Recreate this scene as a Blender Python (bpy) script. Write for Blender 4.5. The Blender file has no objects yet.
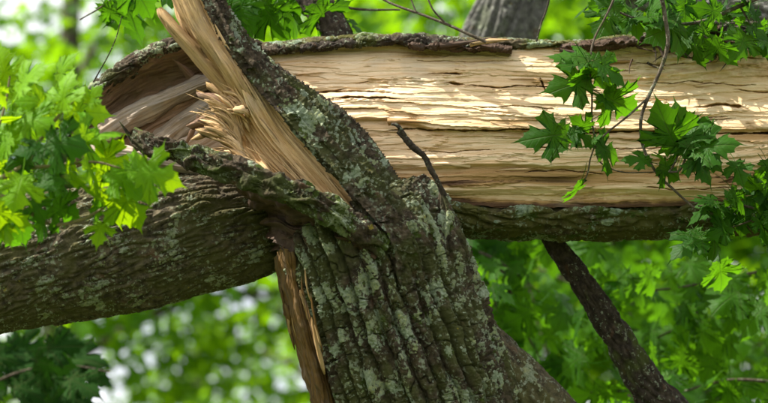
import bpy, math, random
import numpy as np
from mathutils import Vector
random.seed(7)
rng = np.random.default_rng(11)
scene = bpy.context.scene
COL = scene.collection

# ------------------------------------------------------------------ camera
K = 0.0025            # metres per photograph pixel at the focus distance
D = 5.5               # focus distance
PITCH = math.radians(15.0)
CAM = np.array([0.0, -5.3, 1.6])
FWD = np.array([0.0, math.cos(PITCH), math.sin(PITCH)])
UP = np.array([0.0, -math.sin(PITCH), math.cos(PITCH)])
RIGHT = np.array([1.0, 0.0, 0.0])
cd = bpy.data.cameras.new('camera')
cam = bpy.data.objects.new('camera', cd)
COL.objects.link(cam)
cam.location = CAM
cam.rotation_euler = (math.pi / 2 + PITCH, 0, 0)
cd.sensor_width = 36
cd.lens = 36 * D / (768 * K)
cd.clip_start = 0.05
cd.clip_end = 2000
cd.dof.use_dof = True
cd.dof.focus_distance = D
cd.dof.aperture_fstop = 2.7
scene.camera = cam

# ------------------------------------------------------------------ world, sun, exposure
SUN_EL, SUN_AZ = math.radians(54), math.radians(-97)   # azimuth from +Y (the view direction), negative = left
world = bpy.data.worlds.new('World')
scene.world = world
world.use_nodes = True
wn = world.node_tree
sky = wn.nodes.new('ShaderNodeTexSky')
sky.sky_type = 'NISHITA'
sky.sun_disc = False
sky.sun_elevation = SUN_EL
sky.sun_rotation = SUN_AZ
sky.dust_density = 6.0
sky.air_density = 0.7
sky.ozone_density = 0.6
# bright summer cloud spread over the whole sky
tc = wn.nodes.new('ShaderNodeTexCoord')
cn = wn.nodes.new('ShaderNodeTexNoise')
cn.inputs['Scale'].default_value = 3.2
cn.inputs['Detail'].default_value = 6
wn.links.new(tc.outputs['Generated'], cn.inputs['Vector'])
cm = wn.nodes.new('ShaderNodeMapRange')
cm.interpolation_type = 'SMOOTHSTEP'
cm.inputs['From Min'].default_value = .28
cm.inputs['From Max'].default_value = .50
wn.links.new(cn.outputs['Fac'], cm.inputs['Value'])
mx = wn.nodes.new('ShaderNodeMix')
mx.data_type = 'RGBA'
mx.inputs[7].default_value = (4.0, 4.05, 4.15, 1)
wn.links.new(cm.outputs[0], mx.inputs[0])
wn.links.new(sky.outputs[0], mx.inputs[6])
wn.links.new(mx.outputs[2], wn.nodes['Background'].inputs[0])
wn.nodes['Background'].inputs[1].default_value = 0.10
sd = bpy.data.lights.new('sun', 'SUN')
sd.energy = 3.2
sd.angle = math.radians(0.53)
sd.color = (1.0, 0.94, 0.84)
sun = bpy.data.objects.new('sun', sd)
COL.objects.link(sun)
tosun = Vector((math.sin(SUN_AZ) * math.cos(SUN_EL), math.cos(SUN_AZ) * math.cos(SUN_EL), math.sin(SUN_EL)))
sun.rotation_euler = tosun.to_track_quat('Z', 'Y').to_euler()
sun.location = (-6, 4, 12)
vs = scene.view_settings
vs.view_transform = 'Standard'
vs.look = 'None'
vs.exposure = 1.9
vs.gamma = 1
vs.use_curve_mapping = False
scene.cycles.use_denoising = True
scene.cycles.max_bounces = 8
scene.cycles.transmission_bounces = 6

# ------------------------------------------------------------------ helpers
def P(px, py, d=0.0):
    """photograph position + depth (in focus-plane pixels behind the focus plane) -> world point in metres"""
    z = D + d * K
    return CAM + FWD * z + (RIGHT * (px - 384) + UP * (201.5 - py)) * (K * z / D)

_perm = np.random.default_rng(5).permutation(512)
_perm = np.concatenate([_perm, _perm, _perm])
_g = np.random.default_rng(6).normal(size=(512, 3))
_g /= np.linalg.norm(_g, axis=1)[:, None]
def noise(p):
    """gradient noise, p (...,3) -> about -0.7..0.7"""
    p = np.asarray(p, float)
    i = np.floor(p).astype(np.int64)
    f = p - i
    w = f * f * f * (f * (f * 6 - 15) + 10)
    i &= 511
    out = 0
    for a in (0, 1):
        wa = w[..., 0] if a else 1 - w[..., 0]
        for b in (0, 1):
            wb = w[..., 1] if b else 1 - w[..., 1]
            for c in (0, 1):
                wc = w[..., 2] if c else 1 - w[..., 2]
                h = _perm[_perm[_perm[(i[..., 0] + a) & 511] + ((i[..., 1] + b) & 511)] + ((i[..., 2] + c) & 511)]
                g = _g[h]
                dd = g[..., 0] * (f[..., 0] - a) + g[..., 1] * (f[..., 1] - b) + g[..., 2] * (f[..., 2] - c)
                out = out + dd * wa * wb * wc
    return out
def fbm(p, o=3):
    p = np.asarray(p, float)
    r, a = 0, 1
    for k in range(o):
        r = r + a * noise(p + 17.3 * k)
        p = p * 2.03
        a *= .5
    return r
def sst(a, b, x):
    t = np.clip((x - a) / (b - a), 0, 1)
    return t * t * (3 - 2 * t)

def cr(pts, u):
    """Catmull-Rom through pts (n,dim...) at u in 0..1, uniform"""
    pts = np.asarray(pts, float)
    n = len(pts)
    if n == 2:
        sh = (len(u),) + (1,) * (pts.ndim - 1)
        u_ = np.asarray(u).reshape(sh)
        return pts[0] * (1 - u_) + pts[1] * u_
    e = np.concatenate([[2 * pts[0] - pts[1]], pts, [2 * pts[-1] - pts[-2]]])
    x = np.clip(np.asarray(u), 0, 1) * (n - 1)
    i = np.minimum(x.astype(int), n - 2)
    t = (x - i).reshape((-1,) + (1,) * (pts.ndim - 1))
    a, b, c, d = e[i], e[i + 1], e[i + 2], e[i + 3]
    return .5 * (2 * b + (c - a) * t + (2 * a - 5 * b + 4 * c - d) * t * t + (3 * b - a - 3 * c + d) * t ** 3)

def link(name, me, parent=None, mat=None, **props):
    o = bpy.data.objects.new(name, me)
    COL.objects.link(o)
    if parent is not None:
        o.parent = parent
        o.matrix_parent_inverse.identity()
        o.location = Vector((0, 0, 0)) - parent.location
    if mat is not None:
        me.materials.clear()
        me.materials.append(mat)
    for k, v in props.items():
        o[k] = v
    return o
def thing(name, label, cat, loc, group=None):
    o = bpy.data.objects.new(name, None)
    COL.objects.link(o)
    o.location = Vector([float(v) for v in loc])
    o.empty_display_size = .1
    o['label'] = label
    o['category'] = cat
    if group:
        o['group'] = group
    return o

def mesh_np(name, V, F, attrs=None, uv=None, smooth=True):
    """V (n,3), F (m,k) int with k 3 or 4"""
    me = bpy.data.meshes.new(name)
    V = np.ascontiguousarray(V, np.float32)
    F = np.ascontiguousarray(F, np.int32)
    m, k = F.shape
    me.vertices.add(len(V))
    me.vertices.foreach_set('co', V.ravel())
    me.loops.add(m * k)
    me.loops.foreach_set('vertex_index', F.ravel())
    me.polygons.add(m)
    me.polygons.foreach_set('loop_start', np.arange(0, m * k, k, dtype=np.int32))
    if smooth:
        me.polygons.foreach_set('use_smooth', np.ones(m, bool))
    me.update(calc_edges=True)
    for a, val in (attrs or {}).items():
        at = me.attributes.new(a, 'FLOAT', 'POINT')
        at.data.foreach_set('value', np.ascontiguousarray(val, np.float32).ravel())
    if uv is not None:
        l = me.uv_layers.new(name='UVMap')
        l.data.foreach_set('uv', np.ascontiguousarray(uv, np.float32)[F.ravel()].ravel())
    return me

def grid_faces(nu, nv, cu=False, cv=False):
    a = np.arange(nu if cu else nu - 1)
    b = np.arange(nv if cv else nv - 1)
    A, B = np.meshgrid(a, b, indexing='ij')
    A1, B1 = (A + 1) % nu, (B + 1) % nv
    return np.stack([A * nv + B, A1 * nv + B, A1 * nv + B1, A * nv + B1], -1).reshape(-1, 4)

def normals(G, cv=False):
    du = np.gradient(G, axis=0)
    if cv:
        dv = (np.roll(G, -1, 1) - np.roll(G, 1, 1)) / 2
    else:
        dv = np.gradient(G, axis=1)
    n = np.cross(du, dv)
    return n / (np.linalg.norm(n, axis=2, keepdims=True) + 1e-12)

def loft(name, rails, nu, nv, mat, parent, disp=None, closed=False, flip=False, world=False, twosided=None):
    """surface through rails (each a list of (px,py,d)); disp(s,t,q,G)->(metres, attribute)"""
    R = []
    for r in rails:
        W = np.array([p if world else P(*p) for p in r], float)
        # arc-length resample
        w = cr(W, np.linspace(0, 1, 200))
        L = np.concatenate([[0], np.cumsum(np.linalg.norm(np.diff(w, axis=0), axis=1))])
        u = np.interp(np.linspace(0, L[-1], nu), L, np.linspace(0, 1, 200))
        R.append(cr(W, u))
    R = np.array(R)                       # m,nu,3
    if closed:
        Rc = np.concatenate([R[-2:], R, R[:3]])
        m = len(R)
        G = cr(Rc, (np.arange(nv) / nv * m + 2) / (len(Rc) - 1))
    else:
        G = cr(R, np.linspace(0, 1, nv))
    G = G.transpose(1, 0, 2)              # nu,nv,3
    s = np.concatenate([[0], np.cumsum(np.linalg.norm(np.diff(G, axis=0), axis=2).mean(1))])
    t = np.concatenate([[0], np.cumsum(np.linalg.norm(np.diff(G, axis=1), axis=2).mean(0))])
    S, T = np.meshgrid(s, t, indexing='ij')
    N = normals(G, closed)
    if flip:
        N = -N
    h = np.zeros_like(S)
    if disp is not None:
        dd, h = disp(S, T, np.stack([T, 0 * T, S], -1), G)
        G = G + N * dd[..., None]
    F = grid_faces(nu, nv, False, closed)
    if flip:
        F = F[:, ::-1]
    me = mesh_np(name, G.reshape(-1, 3), F, {'h': h}, np.stack([S, T], -1).reshape(-1, 2))
    return link(name, me, parent, mat)

def tube_mesh(name, pts, rad, nu, nv, disp=None, shape=None, us=None, caps=True):
    """pts world points, rad metres; disp(s,ang,q)->(metres, attribute)"""
    W = np.array(pts, float)
    if us is None:
        us = np.linspace(0, 1, nu)
    nu = len(us)
    C = cr(W, us)
    r = cr(np.array(rad, float), us)
    Tn = np.gradient(C, axis=0)
    Tn /= np.linalg.norm(Tn, axis=1)[:, None] + 1e-12
    ref = np.array([0, -1.0, 0.2]) if abs(Tn[0][1]) < .9 else np.array([1.0, 0, 0])
    A = np.zeros_like(C)
    a = ref - Tn[0] * (ref @ Tn[0])
    a /= np.linalg.norm(a)
    for i in range(nu):
        a = a - Tn[i] * (a @ Tn[i])
        a /= np.linalg.norm(a)
        A[i] = a
    B = np.cross(Tn, A)
    s = np.concatenate([[0], np.cumsum(np.linalg.norm(np.diff(C, axis=0), axis=1))])
    th = np.arange(nv) / nv * 2 * math.pi
    S, TH = np.meshgrid(s, th, indexing='ij')
    RR = np.repeat(r[:, None], nv, 1)
    if shape is not None:
        RR = RR * shape(S, TH)
    dirs = A[:, None] * np.cos(TH)[..., None] + B[:, None] * np.sin(TH)[..., None]
    h = np.zeros_like(S)
    if disp is not None:
        rm = float(np.mean(r))
        q = np.stack([rm * np.cos(TH), rm * np.sin(TH), S], -1)
        dd, h = disp(S, TH, q)
        RR = RR + dd
    G = C[:, None] + dirs * RR[..., None]
    V = G.reshape(-1, 3)
    F = grid_faces(nu, nv, False, True)
    uv = np.stack([S, TH * float(np.mean(r))], -1).reshape(-1, 2)
    if caps:
        n0 = len(V)
        V = np.concatenate([V, C[:1], C[-1:]])
        h = np.concatenate([h.ravel(), [0, 0]])
        uv = np.concatenate([uv, [[0, 0], [s[-1], 0]]])
        j = np.arange(nv)
        j1 = (j + 1) % nv
        c0 = np.stack([np.full(nv, n0), j1, j, j], -1)
        c1 = np.stack([np.full(nv, n0 + 1), (nu - 1) * nv + j, (nu - 1) * nv + j1, (nu - 1) * nv + j1], -1)
        me = bpy.data.meshes.new(name)
        faces = F[:, ::-1]
        k = len(faces)
        me.vertices.add(len(V))
        me.vertices.foreach_set('co', np.ascontiguousarray(V, np.float32).ravel())
        tri = np.concatenate([c0[:, [0, 2, 1]], c1[:, [0, 2, 1]]])
        loops = np.concatenate([faces.ravel(), tri.ravel()]).astype(np.int32)
        me.loops.add(len(loops))
        me.loops.foreach_set('vertex_index', loops)
        me.polygons.add(k + len(tri))
        st = np.concatenate([np.arange(k) * 4, k * 4 + np.arange(len(tri)) * 3]).astype(np.int32)
        me.polygons.foreach_set('loop_start', st)
        me.polygons.foreach_set('use_smooth', np.ones(len(st), bool))
        me.update(calc_edges=True)
        at = me.attributes.new('h', 'FLOAT', 'POINT')
        at.data.foreach_set('value', np.ascontiguousarray(h, np.float32).ravel())
        l = me.uv_layers.new(name='UVMap')
        l.data.foreach_set('uv', np.ascontiguousarray(uv[loops], np.float32).ravel())
        return me
    return mesh_np(name, V, F[:, ::-1], {'h': h}, uv)
def tube(name, pts, rad, nu, nv, mat, parent=None, **kw):
    return link(name, tube_mesh(name, pts, rad, nu, nv, **kw), parent, mat)

# bark relief ------------------------------------------------------
def bark(q, amp=.014, scale=.034, aniso=.19, seed=0.0, fine=1.0):
    """interlaced steep-walled furrows, ridge crests broken into flaky plates"""
    p = q * np.array([1, 1, aniso]) / scale + seed
    p = p + .13 * np.stack([noise(p * .6 + 3), noise(p * .6 + 31), noise(p * .6 + 57)], -1)
    n1 = np.abs(noise(p))
    plate = .75 * sst(.025, .20, n1) + .25 * sst(.1, .5, n1)
    p2 = q * np.array([1, 1, aniso * 1.5]) / (scale * .42) + seed + 40
    n2 = np.abs(noise(p2 + .4 * noise(p2 * .7)[..., None]))
    pl2 = sst(.01, .13, n2)
    p3 = q * np.array([.55, .55, .6]) / (scale * .55) + seed + 80
    pl3 = sst(0, .055, np.abs(noise(p3 + .8 * noise(p3 * 1.3)[..., None])))
    big = noise(q * np.array([1, 1, .4]) / .18 + seed)
    fl = noise(q * np.array([1, 1, .3]) / (scale * .3) + seed + 9)
    fl = (np.floor(fl * 5) + sst(.0, .35, fl * 5 - np.floor(fl * 5))) / 5
    f = fbm(q / .009 + seed, 3)
    f2 = noise(q / .0035 + seed)
    h = plate * (.54 + .28 * pl2 + .18 * pl3) + .16 * big
    d = amp * (h - .45) + amp * plate * .26 * fl + amp * .13 * f * fine + min(amp * .07, .0016) * f2 * fine
    return d, np.clip(h, 0, 1.3)
def ridged_bark(lat, S, q, amp, seed=0.):
    """long parallel ridges with V furrows; lat counts ridges, S metres along"""
    w = .85 * noise(q * np.array([1, 1, .35]) / .11 + seed) + .30 * noise(q * np.array([1, 1, .5]) / .035 + seed + 5) + .10 * noise(q / .012 + seed)
    f = lat + w
    idr = np.floor(f)
    prof = np.abs(np.sin(math.pi * f)) ** .55
    depth = .62 + .55 * np.clip(fbm(q * np.array([1, 1, .22]) / .05 + seed + 20, 2) + .25, -.6, .8)
    hsh = np.abs(np.sin(idr * 12.9898 + seed) * 43758.5453) % 1.0
    fr = f - idr
    ss = S / (.055 + .05 * hsh) + hsh * 7 + .9 * (fr - .5) * (hsh - .5) + .35 * noise(q / .02 + seed + 50)
    ck = np.abs((ss % 1.0) - .5) * 2
    crack = 1 - sst(0, .10, ck)
    step = (np.abs(np.sin(np.floor(ss) * 78.233 + idr * 3.7) * 9631.7) % 1.0 - .5)       # every plate sits a little higher or lower
    fl = noise(q * np.array([1, 1, .35]) / .010 + seed + 9) * 4
    fl = (np.floor(fl) + sst(0, .3, fl - np.floor(fl))) / 4
    fn = fbm(q / .007 + seed, 3)
    h = prof * np.clip(depth, .15, 1.1)
    crest = sst(.35, .8, prof)
    d = amp * (h - .5) + amp * crest * (.22 * step - .30 * crack) + amp * .20 * fl * crest + amp * .13 * fn + .0012 * noise(q / .003 + seed)
    return d, np.clip(h + .2 * step, 0, 1.3)
def bark_disp(**kw):
    return lambda S, T, q, G=None: bark(q, **kw)
def grain(q, amp=.004, w=.012, aniso=.05, seed=0.0):
    p = q * np.array([1, 1, aniso]) / w + seed
    a = fbm(p, 3)
    b = np.abs(noise(p * np.array([.6, .6, .8]) + 9))
    cr_ = 1 - sst(0, .07, b)
    c = fbm(q / np.array([.03, .03, .16]) + seed, 2)
    return amp * (a + 1.6 * c) - amp * 1.3 * cr_, np.clip(.5 + .6 * a, 0, 1)

# ------------------------------------------------------------------ materials
class N:
    def __init__(s, name):
        s.m = bpy.data.materials.new(name)
        s.m.use_nodes = True
        s.t = s.m.node_tree
        s.t.nodes.clear()
        s.out = s.t.nodes.new('ShaderNodeOutputMaterial')
    def n(s, typ, ins=None, **props):
        nd = s.t.nodes.new(typ)
        for k, v in props.items():
            setattr(nd, k, v)
        for k, v in (ins or {}).items():
            if hasattr(v, 'is_output') or isinstance(v, bpy.types.NodeSocket):
                s.t.links.new(v, nd.inputs[k])
            else:
                nd.inputs[k].default_value = v
        return nd
    def noise(s, vec, scale, detail=4, rough=.55, dist=0):
        return s.n('ShaderNodeTexNoise', {'Vector': vec, 'Scale': scale, 'Detail': detail, 'Roughness': rough, 'Distortion': dist}).outputs['Fac']
    def ramp(s, fac, a, b, lo=0., hi=1.):
        return s.n('ShaderNodeMapRange', {'Value': fac, 'From Min': a, 'From Max': b, 'To Min': lo, 'To Max': hi}, interpolation_type='SMOOTHSTEP').outputs[0]
    def mix(s, fac, a, b):
        nd = s.t.nodes.new('ShaderNodeMix')
        nd.data_type = 'RGBA'
        for i, v in ((0, fac), (6, a), (7, b)):
            if isinstance(v, bpy.types.NodeSocket):
                s.t.links.new(v, nd.inputs[i])
            else:
                nd.inputs[i].default_value = v if i == 0 else (v[0], v[1], v[2], 1)
        return nd.outputs[2]
    def math(s, op, a, b=0.):
        return s.n('ShaderNodeMath', {0: a, 1: b}, operation=op).outputs[0]
    def coord(s, which='Object'):
        return s.n('ShaderNodeTexCoord').outputs[which]
    def scale(s, vec, sc):
        return s.n('ShaderNodeVectorMath', {0: vec, 1: sc}, operation='MULTIPLY').outputs[0]
    def attr(s, name):
        return s.n('ShaderNodeAttribute', attribute_name=name).outputs['Fac']
    def bump(s, h, dist, strength=1., prev=None):
        ins = {'Height': h, 'Distance': dist, 'Strength': strength}
        if prev is not None:
            ins['Normal'] = prev
        return s.n('ShaderNodeBump', ins).outputs[0]
    def bsdf(s, col, rough=.85, normal=None, spec=.25):
        ins = {'Base Color': col if isinstance(col, bpy.types.NodeSocket) else (*col, 1), 'Roughness': rough, 'Specular IOR Level': spec}
        if normal is not None:
            ins['Normal'] = normal
        return s.n('ShaderNodeBsdfPrincipled', ins)
    def done(s, sh):
        s.t.links.new(sh if isinstance(sh, bpy.types.NodeSocket) else sh.outputs[0], s.out.inputs[0])
        return s.m

def bark_mat(name, dark, light, algae=.5, lichen=.5, moss=.3, hue=(.075, .095, .022), lich=(.34, .42, .33), lscale=1.):
    a = N(name)
    g = a.n('ShaderNodeNewGeometry').outputs['Position']
    h = a.attr('h')
    n1 = a.noise(g, 55, 6, .65)
    n2 = a.noise(g, 9, 3)
    c = a.mix(a.ramp(n1, .3, .72), dark, light)
    # reddish inner bark showing through here and there
    c = a.mix(a.ramp(a.noise(g, 21, 3), .6, .72, 0, .55), c, (.15, .075, .04))
    # algae film
    al = a.math('MULTIPLY', a.ramp(n2, .62 - .35 * algae, .70 - .2 * algae), a.ramp(n1, .2, .6, .35, .85))
    c = a.mix(al, c, hue)
    # moss cushions
    mo = a.ramp(a.math('ADD', a.noise(g, 14, 5, .6), a.math('MULTIPLY', a.noise(g, 70, 3), .25)), .80 - .22 * moss, .86 - .22 * moss)
    mcol = a.mix(a.noise(g, 160, 3), (.022, .038, .006), (.10, .14, .022))
    c = a.mix(mo, c, mcol)
    # foliose lichen: patches broken by a fine lobed pattern, growing on the raised plates
    patch = a.math('ADD', a.noise(g, 14 * lscale, 4, .58, .7), a.math('MULTIPLY', h, .09))
    vor = a.n('ShaderNodeTexVoronoi', {'Vector': g, 'Scale': 95 * lscale, 'Randomness': 1}, feature='F1').outputs['Distance']
    fine = a.noise(g, 150 * lscale, 5, .75)
    lv = a.math('SUBTRACT', a.math('ADD', patch, a.math('MULTIPLY', fine, .20)), a.math('MULTIPLY', vor, .16))
    li = a.ramp(lv, .79 - .25 * lichen, .815 - .25 * lichen)
    lc = a.mix(a.ramp(a.noise(g, 17, 2), .4, .62), lich, (lich[0] * .95, lich[1] * .88, lich[2] * .52))
    lc = a.mix(a.ramp(fine, .35, .7), (lich[0] * .45, lich[1] * .5, lich[2] * .4), lc)
    c = a.mix(li, c, lc)
    # speckle of crustose lichen
    sp = a.math('MULTIPLY', a.ramp(a.noise(g, 95, 4, .6), .585 - .05 * lichen, .64 - .05 * lichen, 0, .75), a.ramp(patch, .44, .58))
    c = a.mix(sp, c, (.30, .34, .24))
    # rare yellow lichen
    ye = a.ramp(a.noise(a.n('ShaderNodeVectorMath', {0: g, 1: (7, 3, 1)}, operation='ADD').outputs[0], 26, 3), .72, .75)
    c = a.mix(a.math('MULTIPLY', ye, .7), c, (.30, .24, .03))
    b = a.bump(a.noise(g, 110, 7, .72), .010, .9)
    b = a.bump(a.math('MULTIPLY', li, a.math('SUBTRACT', 1., vor)), .003, .8, b)
    b = a.bump(a.noise(g, 420, 3, .6), .0016, .7, b)
    return a.done(a.bsdf(c, .9, b, .2))

def wood_mat(name, cols, streak=1., weather=0., tone=False, bumpd=.0022):
    """cols: pale, mid, dark"""
    a = N(name)
    uv = a.n('ShaderNodeUVMap').outputs[0]
    g = a.n('ShaderNodeNewGeometry').outputs['Position']
    st = a.scale(uv, (6., 130., 1.))
    st2 = a.scale(uv, (18., 420., 1.))
    w = a.n('ShaderNodeVectorMath', {0: st, 1: a.scale(a.n('ShaderNodeTexNoise', {'Vector': uv, 'Scale': 5., 'Detail': 2}).outputs['Color'], (0., 5., 0.))}, operation='ADD').outputs[0]
    n1 = a.noise(w, 1, 5, .6)
    n2 = a.noise(st2, 1, 3, .6)
    n3 = a.noise(uv, 7, 4, .6)
    c = a.mix(a.ramp(n1, .40, .63), cols[0], cols[1])
    c = a.mix(a.ramp(n2, .52, .72, 0, .5 * streak), c, cols[2])
    c = a.mix(a.ramp(n3, .48, .68, 0, .6), c, cols[1])
    h = a.attr('h')
    if tone:        # stored stain map: 0 pale wood .. 1 brown heart / bark stain
        c = a.mix(a.ramp(h, .25, .6, 0, 1), c, a.mix(n1, (.50, .31, .13), (.33, .19, .075)))
        c = a.mix(a.ramp(h, .6, 1., 0, 1), c, a.mix(n2, (.13, .065, .03), (.055, .03, .017)))
    if weather:
        c = a.mix(a.ramp(a.noise(g, 26, 4), .4, .7, 0, weather), c, (.20, .19, .17))
        c = a.mix(a.ramp(a.noise(g, 40, 4), .6, .7, 0, weather * .7), c, (.06, .05, .04))
    else:           # small dark flecks and grey handling stains
        fl = a.ramp(a.noise(a.scale(uv, (22., 120., 1.)), 1, 4, .7), .70, .76, 0, .6)
        c = a.mix(fl, c, (.16, .10, .06))
        c = a.mix(a.ramp(a.noise(g, 6, 3), .56, .72, 0, .35), c, (.40, .36, .28))
    b = a.bump(n1, bumpd * 2, .7)
    b = a.bump(n2, bumpd, .8, b)
    return a.done(a.bsdf(c, .75, b, .22))

def leaf_mat(name, c1, c2, trans=.45, tcol=None, veins=True, rough=.52, vary=True, spec=.11):
    a = N(name)
    uv = a.n('ShaderNodeUVMap').outputs[0]
    g = a.n('ShaderNodeNewGeometry').outputs['Position']
    if vary == 'attr':
        r = a.attr('h')
    else:
        r = a.n('ShaderNodeObjectInfo').outputs['Random']
    c = a.mix(r, c1, c2)
    c = a.mix(a.ramp(a.noise(g, 40, 3), .4, .7, 0, .3), c, (c1[0] * .6, c1[1] * .62, c1[2] * .6))
    c = a.mix(a.ramp(a.noise(g, 150, 2), .70, .74, 0, .6), c, (.16, .11, .03))
    nrm = None
    vm = None
    if veins:
        sx = a.n('ShaderNodeSeparateXYZ', {0: uv})
        ax = a.math('ABSOLUTE', sx.outputs[0])
        y = sx.outputs[1]
        for ang in (0, 52, 88):
            ca, sa = math.cos(math.radians(ang)), math.sin(math.radians(ang))
            dd = a.math('ABSOLUTE', a.math('SUBTRACT', a.math('MULTIPLY', ax, ca), a.math('MULTIPLY', y, sa)))
            m = a.ramp(dd, .022, .004)
            vm = m if vm is None else a.math('MAXIMUM', vm, m)
        wv = a.n('ShaderNodeTexWave', {'Vector': a.n('ShaderNodeCombineXYZ', {0: a.math('SUBTRACT', y, a.math('MULTIPLY', ax, .75))}).outputs[0], 'Scale': 2.6, 'Distortion': 1.5, 'Detail': 2.}).outputs['Fac']
        vm = a.math('MAXIMUM', vm, a.ramp(wv, .90, .99, 0, .45))
        c = a.mix(a.math('MULTIPLY', vm, .6), c, (c1[0] * 2.0 + .03, c1[1] * 1.6, c1[2] * 1.5 + .01))
        nrm = a.bump(a.math('ADD', a.math('MULTIPLY', vm, -1.), a.noise(uv, 9, 3)), .003, .6)
    ins = {'Color': a.mix(r, tcol or c1, tcol or c2)}
    p = a.bsdf(c, rough, nrm, spec)
    if vm is not None:
        ins['Color'] = a.mix(a.math('MULTIPLY', vm, .5), ins['Color'], c)
    t = a.n('ShaderNodeBsdfTranslucent', ins)
    mx = a.n('ShaderNodeMixShader', {0: trans, 1: p.outputs[0], 2: t.outputs[0]})
    return a.done(mx)

M_BARK = bark_mat('stump_bark', (.021, .016, .009), (.115, .088, .055), .55, .66, .35, (.07, .08, .022), (.40, .46, .35))
M_BARK_STRIP = bark_mat('strip_bark', (.021, .016, .010), (.13, .098, .064), .4, .66, .4, (.06, .07, .018), (.40, .46, .36))
M_FLAP = bark_mat('flap_bark', (.022, .016, .009), (.09, .065, .038), .5, .62, .66, (.055, .075, .014), (.34, .39, .28))
M_LIMB = bark_mat('limb_bark', (.030, .025, .015), (.165, .135, .08), .6, .50, .15, (.095, .09, .03), (.36, .39, .30))
M_LOGBARK = bark_mat('log_bark', (.045, .036, .02), (.13, .10, .06), .9, .5, .5, (.11, .11, .025))
M_GREYBARK = bark_mat('grey_bark', (.07, .068, .062), (.24, .235, .215), .2, .30, .05, (.10, .115, .07))
M_DARKBARK = bark_mat('dark_bark', (.025, .019, .014), (.085, .066, .048), .15, .08, .05)
M_TWIG = bark_mat('twig_bark', (.06, .045, .03), (.17, .14, .10), .1, .2, .02)
M_GREENTWIG = N('green_twig').done(N('x').bsdf((.1, .1, .1))) if False else None
def plain(name, c1, c2, sc=40, rough=.7):
    a = N(name)
    g = a.n('ShaderNodeNewGeometry').outputs['Position']
    n = a.noise(g, sc, 4)
    return a.done(a.bsdf(a.mix(a.ramp(n, .3, .7), c1, c2), rough, a.bump(n, .002, .5), .3))
M_GREENTWIG = plain('young_twig_bark', (.13, .10, .05), (.20, .17, .07), 60)
M_CREAM = wood_mat('fresh_split_wood', ((.80, .62, .405), (.67, .455, .25), (.40, .24, .11)), 1.3, 0, True, .0011)
M_TORN = wood_mat('torn_golden_wood', ((.72, .51, .28), (.58, .37, .17), (.30, .165, .06)), 1.2, 0, False, .004)
M_SPIRE = wood_mat('torn_brown_wood', ((.46, .31, .14), (.34, .21, .085), (.14, .075, .03)), 1.2, .25, False, .003)
M_GREYWOOD = wood_mat('weathered_grey_wood', ((.33, .27, .20), (.21, .155, .105), (.09, .065, .045)), 1.2, .5, False, .003)
M_INNER = wood_mat('brown_inner_bark', ((.27, .165, .105), (.18, .105, .065), (.09, .05, .032)), .6, .15, False, .003)
M_REDWOOD = wood_mat('red_brown_torn_wood', ((.08, .045, .026), (.05, .029, .017), (.02, .013, .008)), 1., .1, False, .004)
M_OLIVE = wood_mat('olive_brown_stripped_wood', ((.17, .092, .024), (.09, .05, .014), (.028, .018, .008)), 1., .2, False, .003)
M_PLANK = wood_mat('pale_weathered_wood', ((.46, .37, .29), (.34, .26, .20), (.16, .11, .08)), .8, .25, False, .002)
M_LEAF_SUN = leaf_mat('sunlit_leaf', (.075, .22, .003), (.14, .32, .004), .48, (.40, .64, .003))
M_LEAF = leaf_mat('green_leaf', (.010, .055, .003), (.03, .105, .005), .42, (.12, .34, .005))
M_LEAF_SHADED = leaf_mat('shade_painted_leaf', (.009, .038, .006), (.016, .056, .006), .22, (.03, .11, .006), True, .75, True, .05)  # green leaf darkened: the shade on the lower left spray is put into its colour
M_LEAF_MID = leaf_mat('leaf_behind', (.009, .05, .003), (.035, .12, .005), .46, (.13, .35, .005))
M_LEAF_FAR = leaf_mat('far_leaf', (.010, .055, .002), (.05, .15, .004), .5, (.24, .48, .004), False, .5, 'attr')

# ================================================================== SETTING
def ground():
    n = 120
    u = np.linspace(-1, 1, n)
    x = np.sign(u) * np.abs(u) ** 3 * 900
    X, Y = np.meshgrid(x, x + 0, indexing='ij')
    Z = .12 * noise(np.stack([X / 7, Y / 7, 0 * X], -1)) * np.exp(-(X ** 2 + Y ** 2) / 60 ** 2) - .05
    me = mesh_np('ground', np.stack([X, Y, Z], -1).reshape(-1, 3), grid_faces(n, n))
    a = N('grassy_ground')
    g = a.n('ShaderNodeNewGeometry').outputs['Position']
    c = a.mix(a.ramp(a.noise(g, .6, 5), .35, .65), (.055, .10, .02), (.10, .085, .045))
    c = a.mix(a.ramp(a.noise(g, 22, 4), .45, .7), c, (.09, .15, .03))
    m = a.done(a.bsdf(c, .95, a.bump(a.noise(g, 30, 5), .05), .1))
    link('ground', me, None, m, kind='structure')
ground()

# ================================================================== STUMP
st_base = P(414, 440, 0)
stump = thing('broken_stump', 'leaning maple stump with lichen covered bark, torn open at its splintered top', 'tree stump', (st_base[0] + .12, st_base[1], 0))
def stump_trunk():
    b = P(418, 430, 6)
    pts = [(b[0] + .16, b[1] + .02, -.12), (b[0] + .13, b[1] + .01, .5), (b[0] + .10, b[1], 1.2), (b[0] + .05, b[1], 1.9), P(426, 440, 6), P(404, 350, 4), P(384, 290, 2), P(367, 245, 0), P(352, 215, 6)]
    rad = [.36, .275, .245, .232, .222, .217, .218, .216, .195]
    us = np.concatenate([np.linspace(0, 3.3 / 8, 50, endpoint=False), np.linspace(3.3 / 8, 1, 620)])
    def disp(S, TH, q):
        d, h = ridged_bark(TH / (2 * math.pi) * 34, S, q, .043, 1.)
        d = d + .012 * noise(np.stack([np.cos(TH) * 2, np.sin(TH) * 2, S * 1.2], -1))
        return d, h
    def shape(S, TH):
        return 1 + .025 * np.sin(3 * TH + S * 1.5)
    return tube('trunk', pts, rad, 0, 560, M_BARK, stump, disp=disp, shape=shape, us=us)
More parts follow.
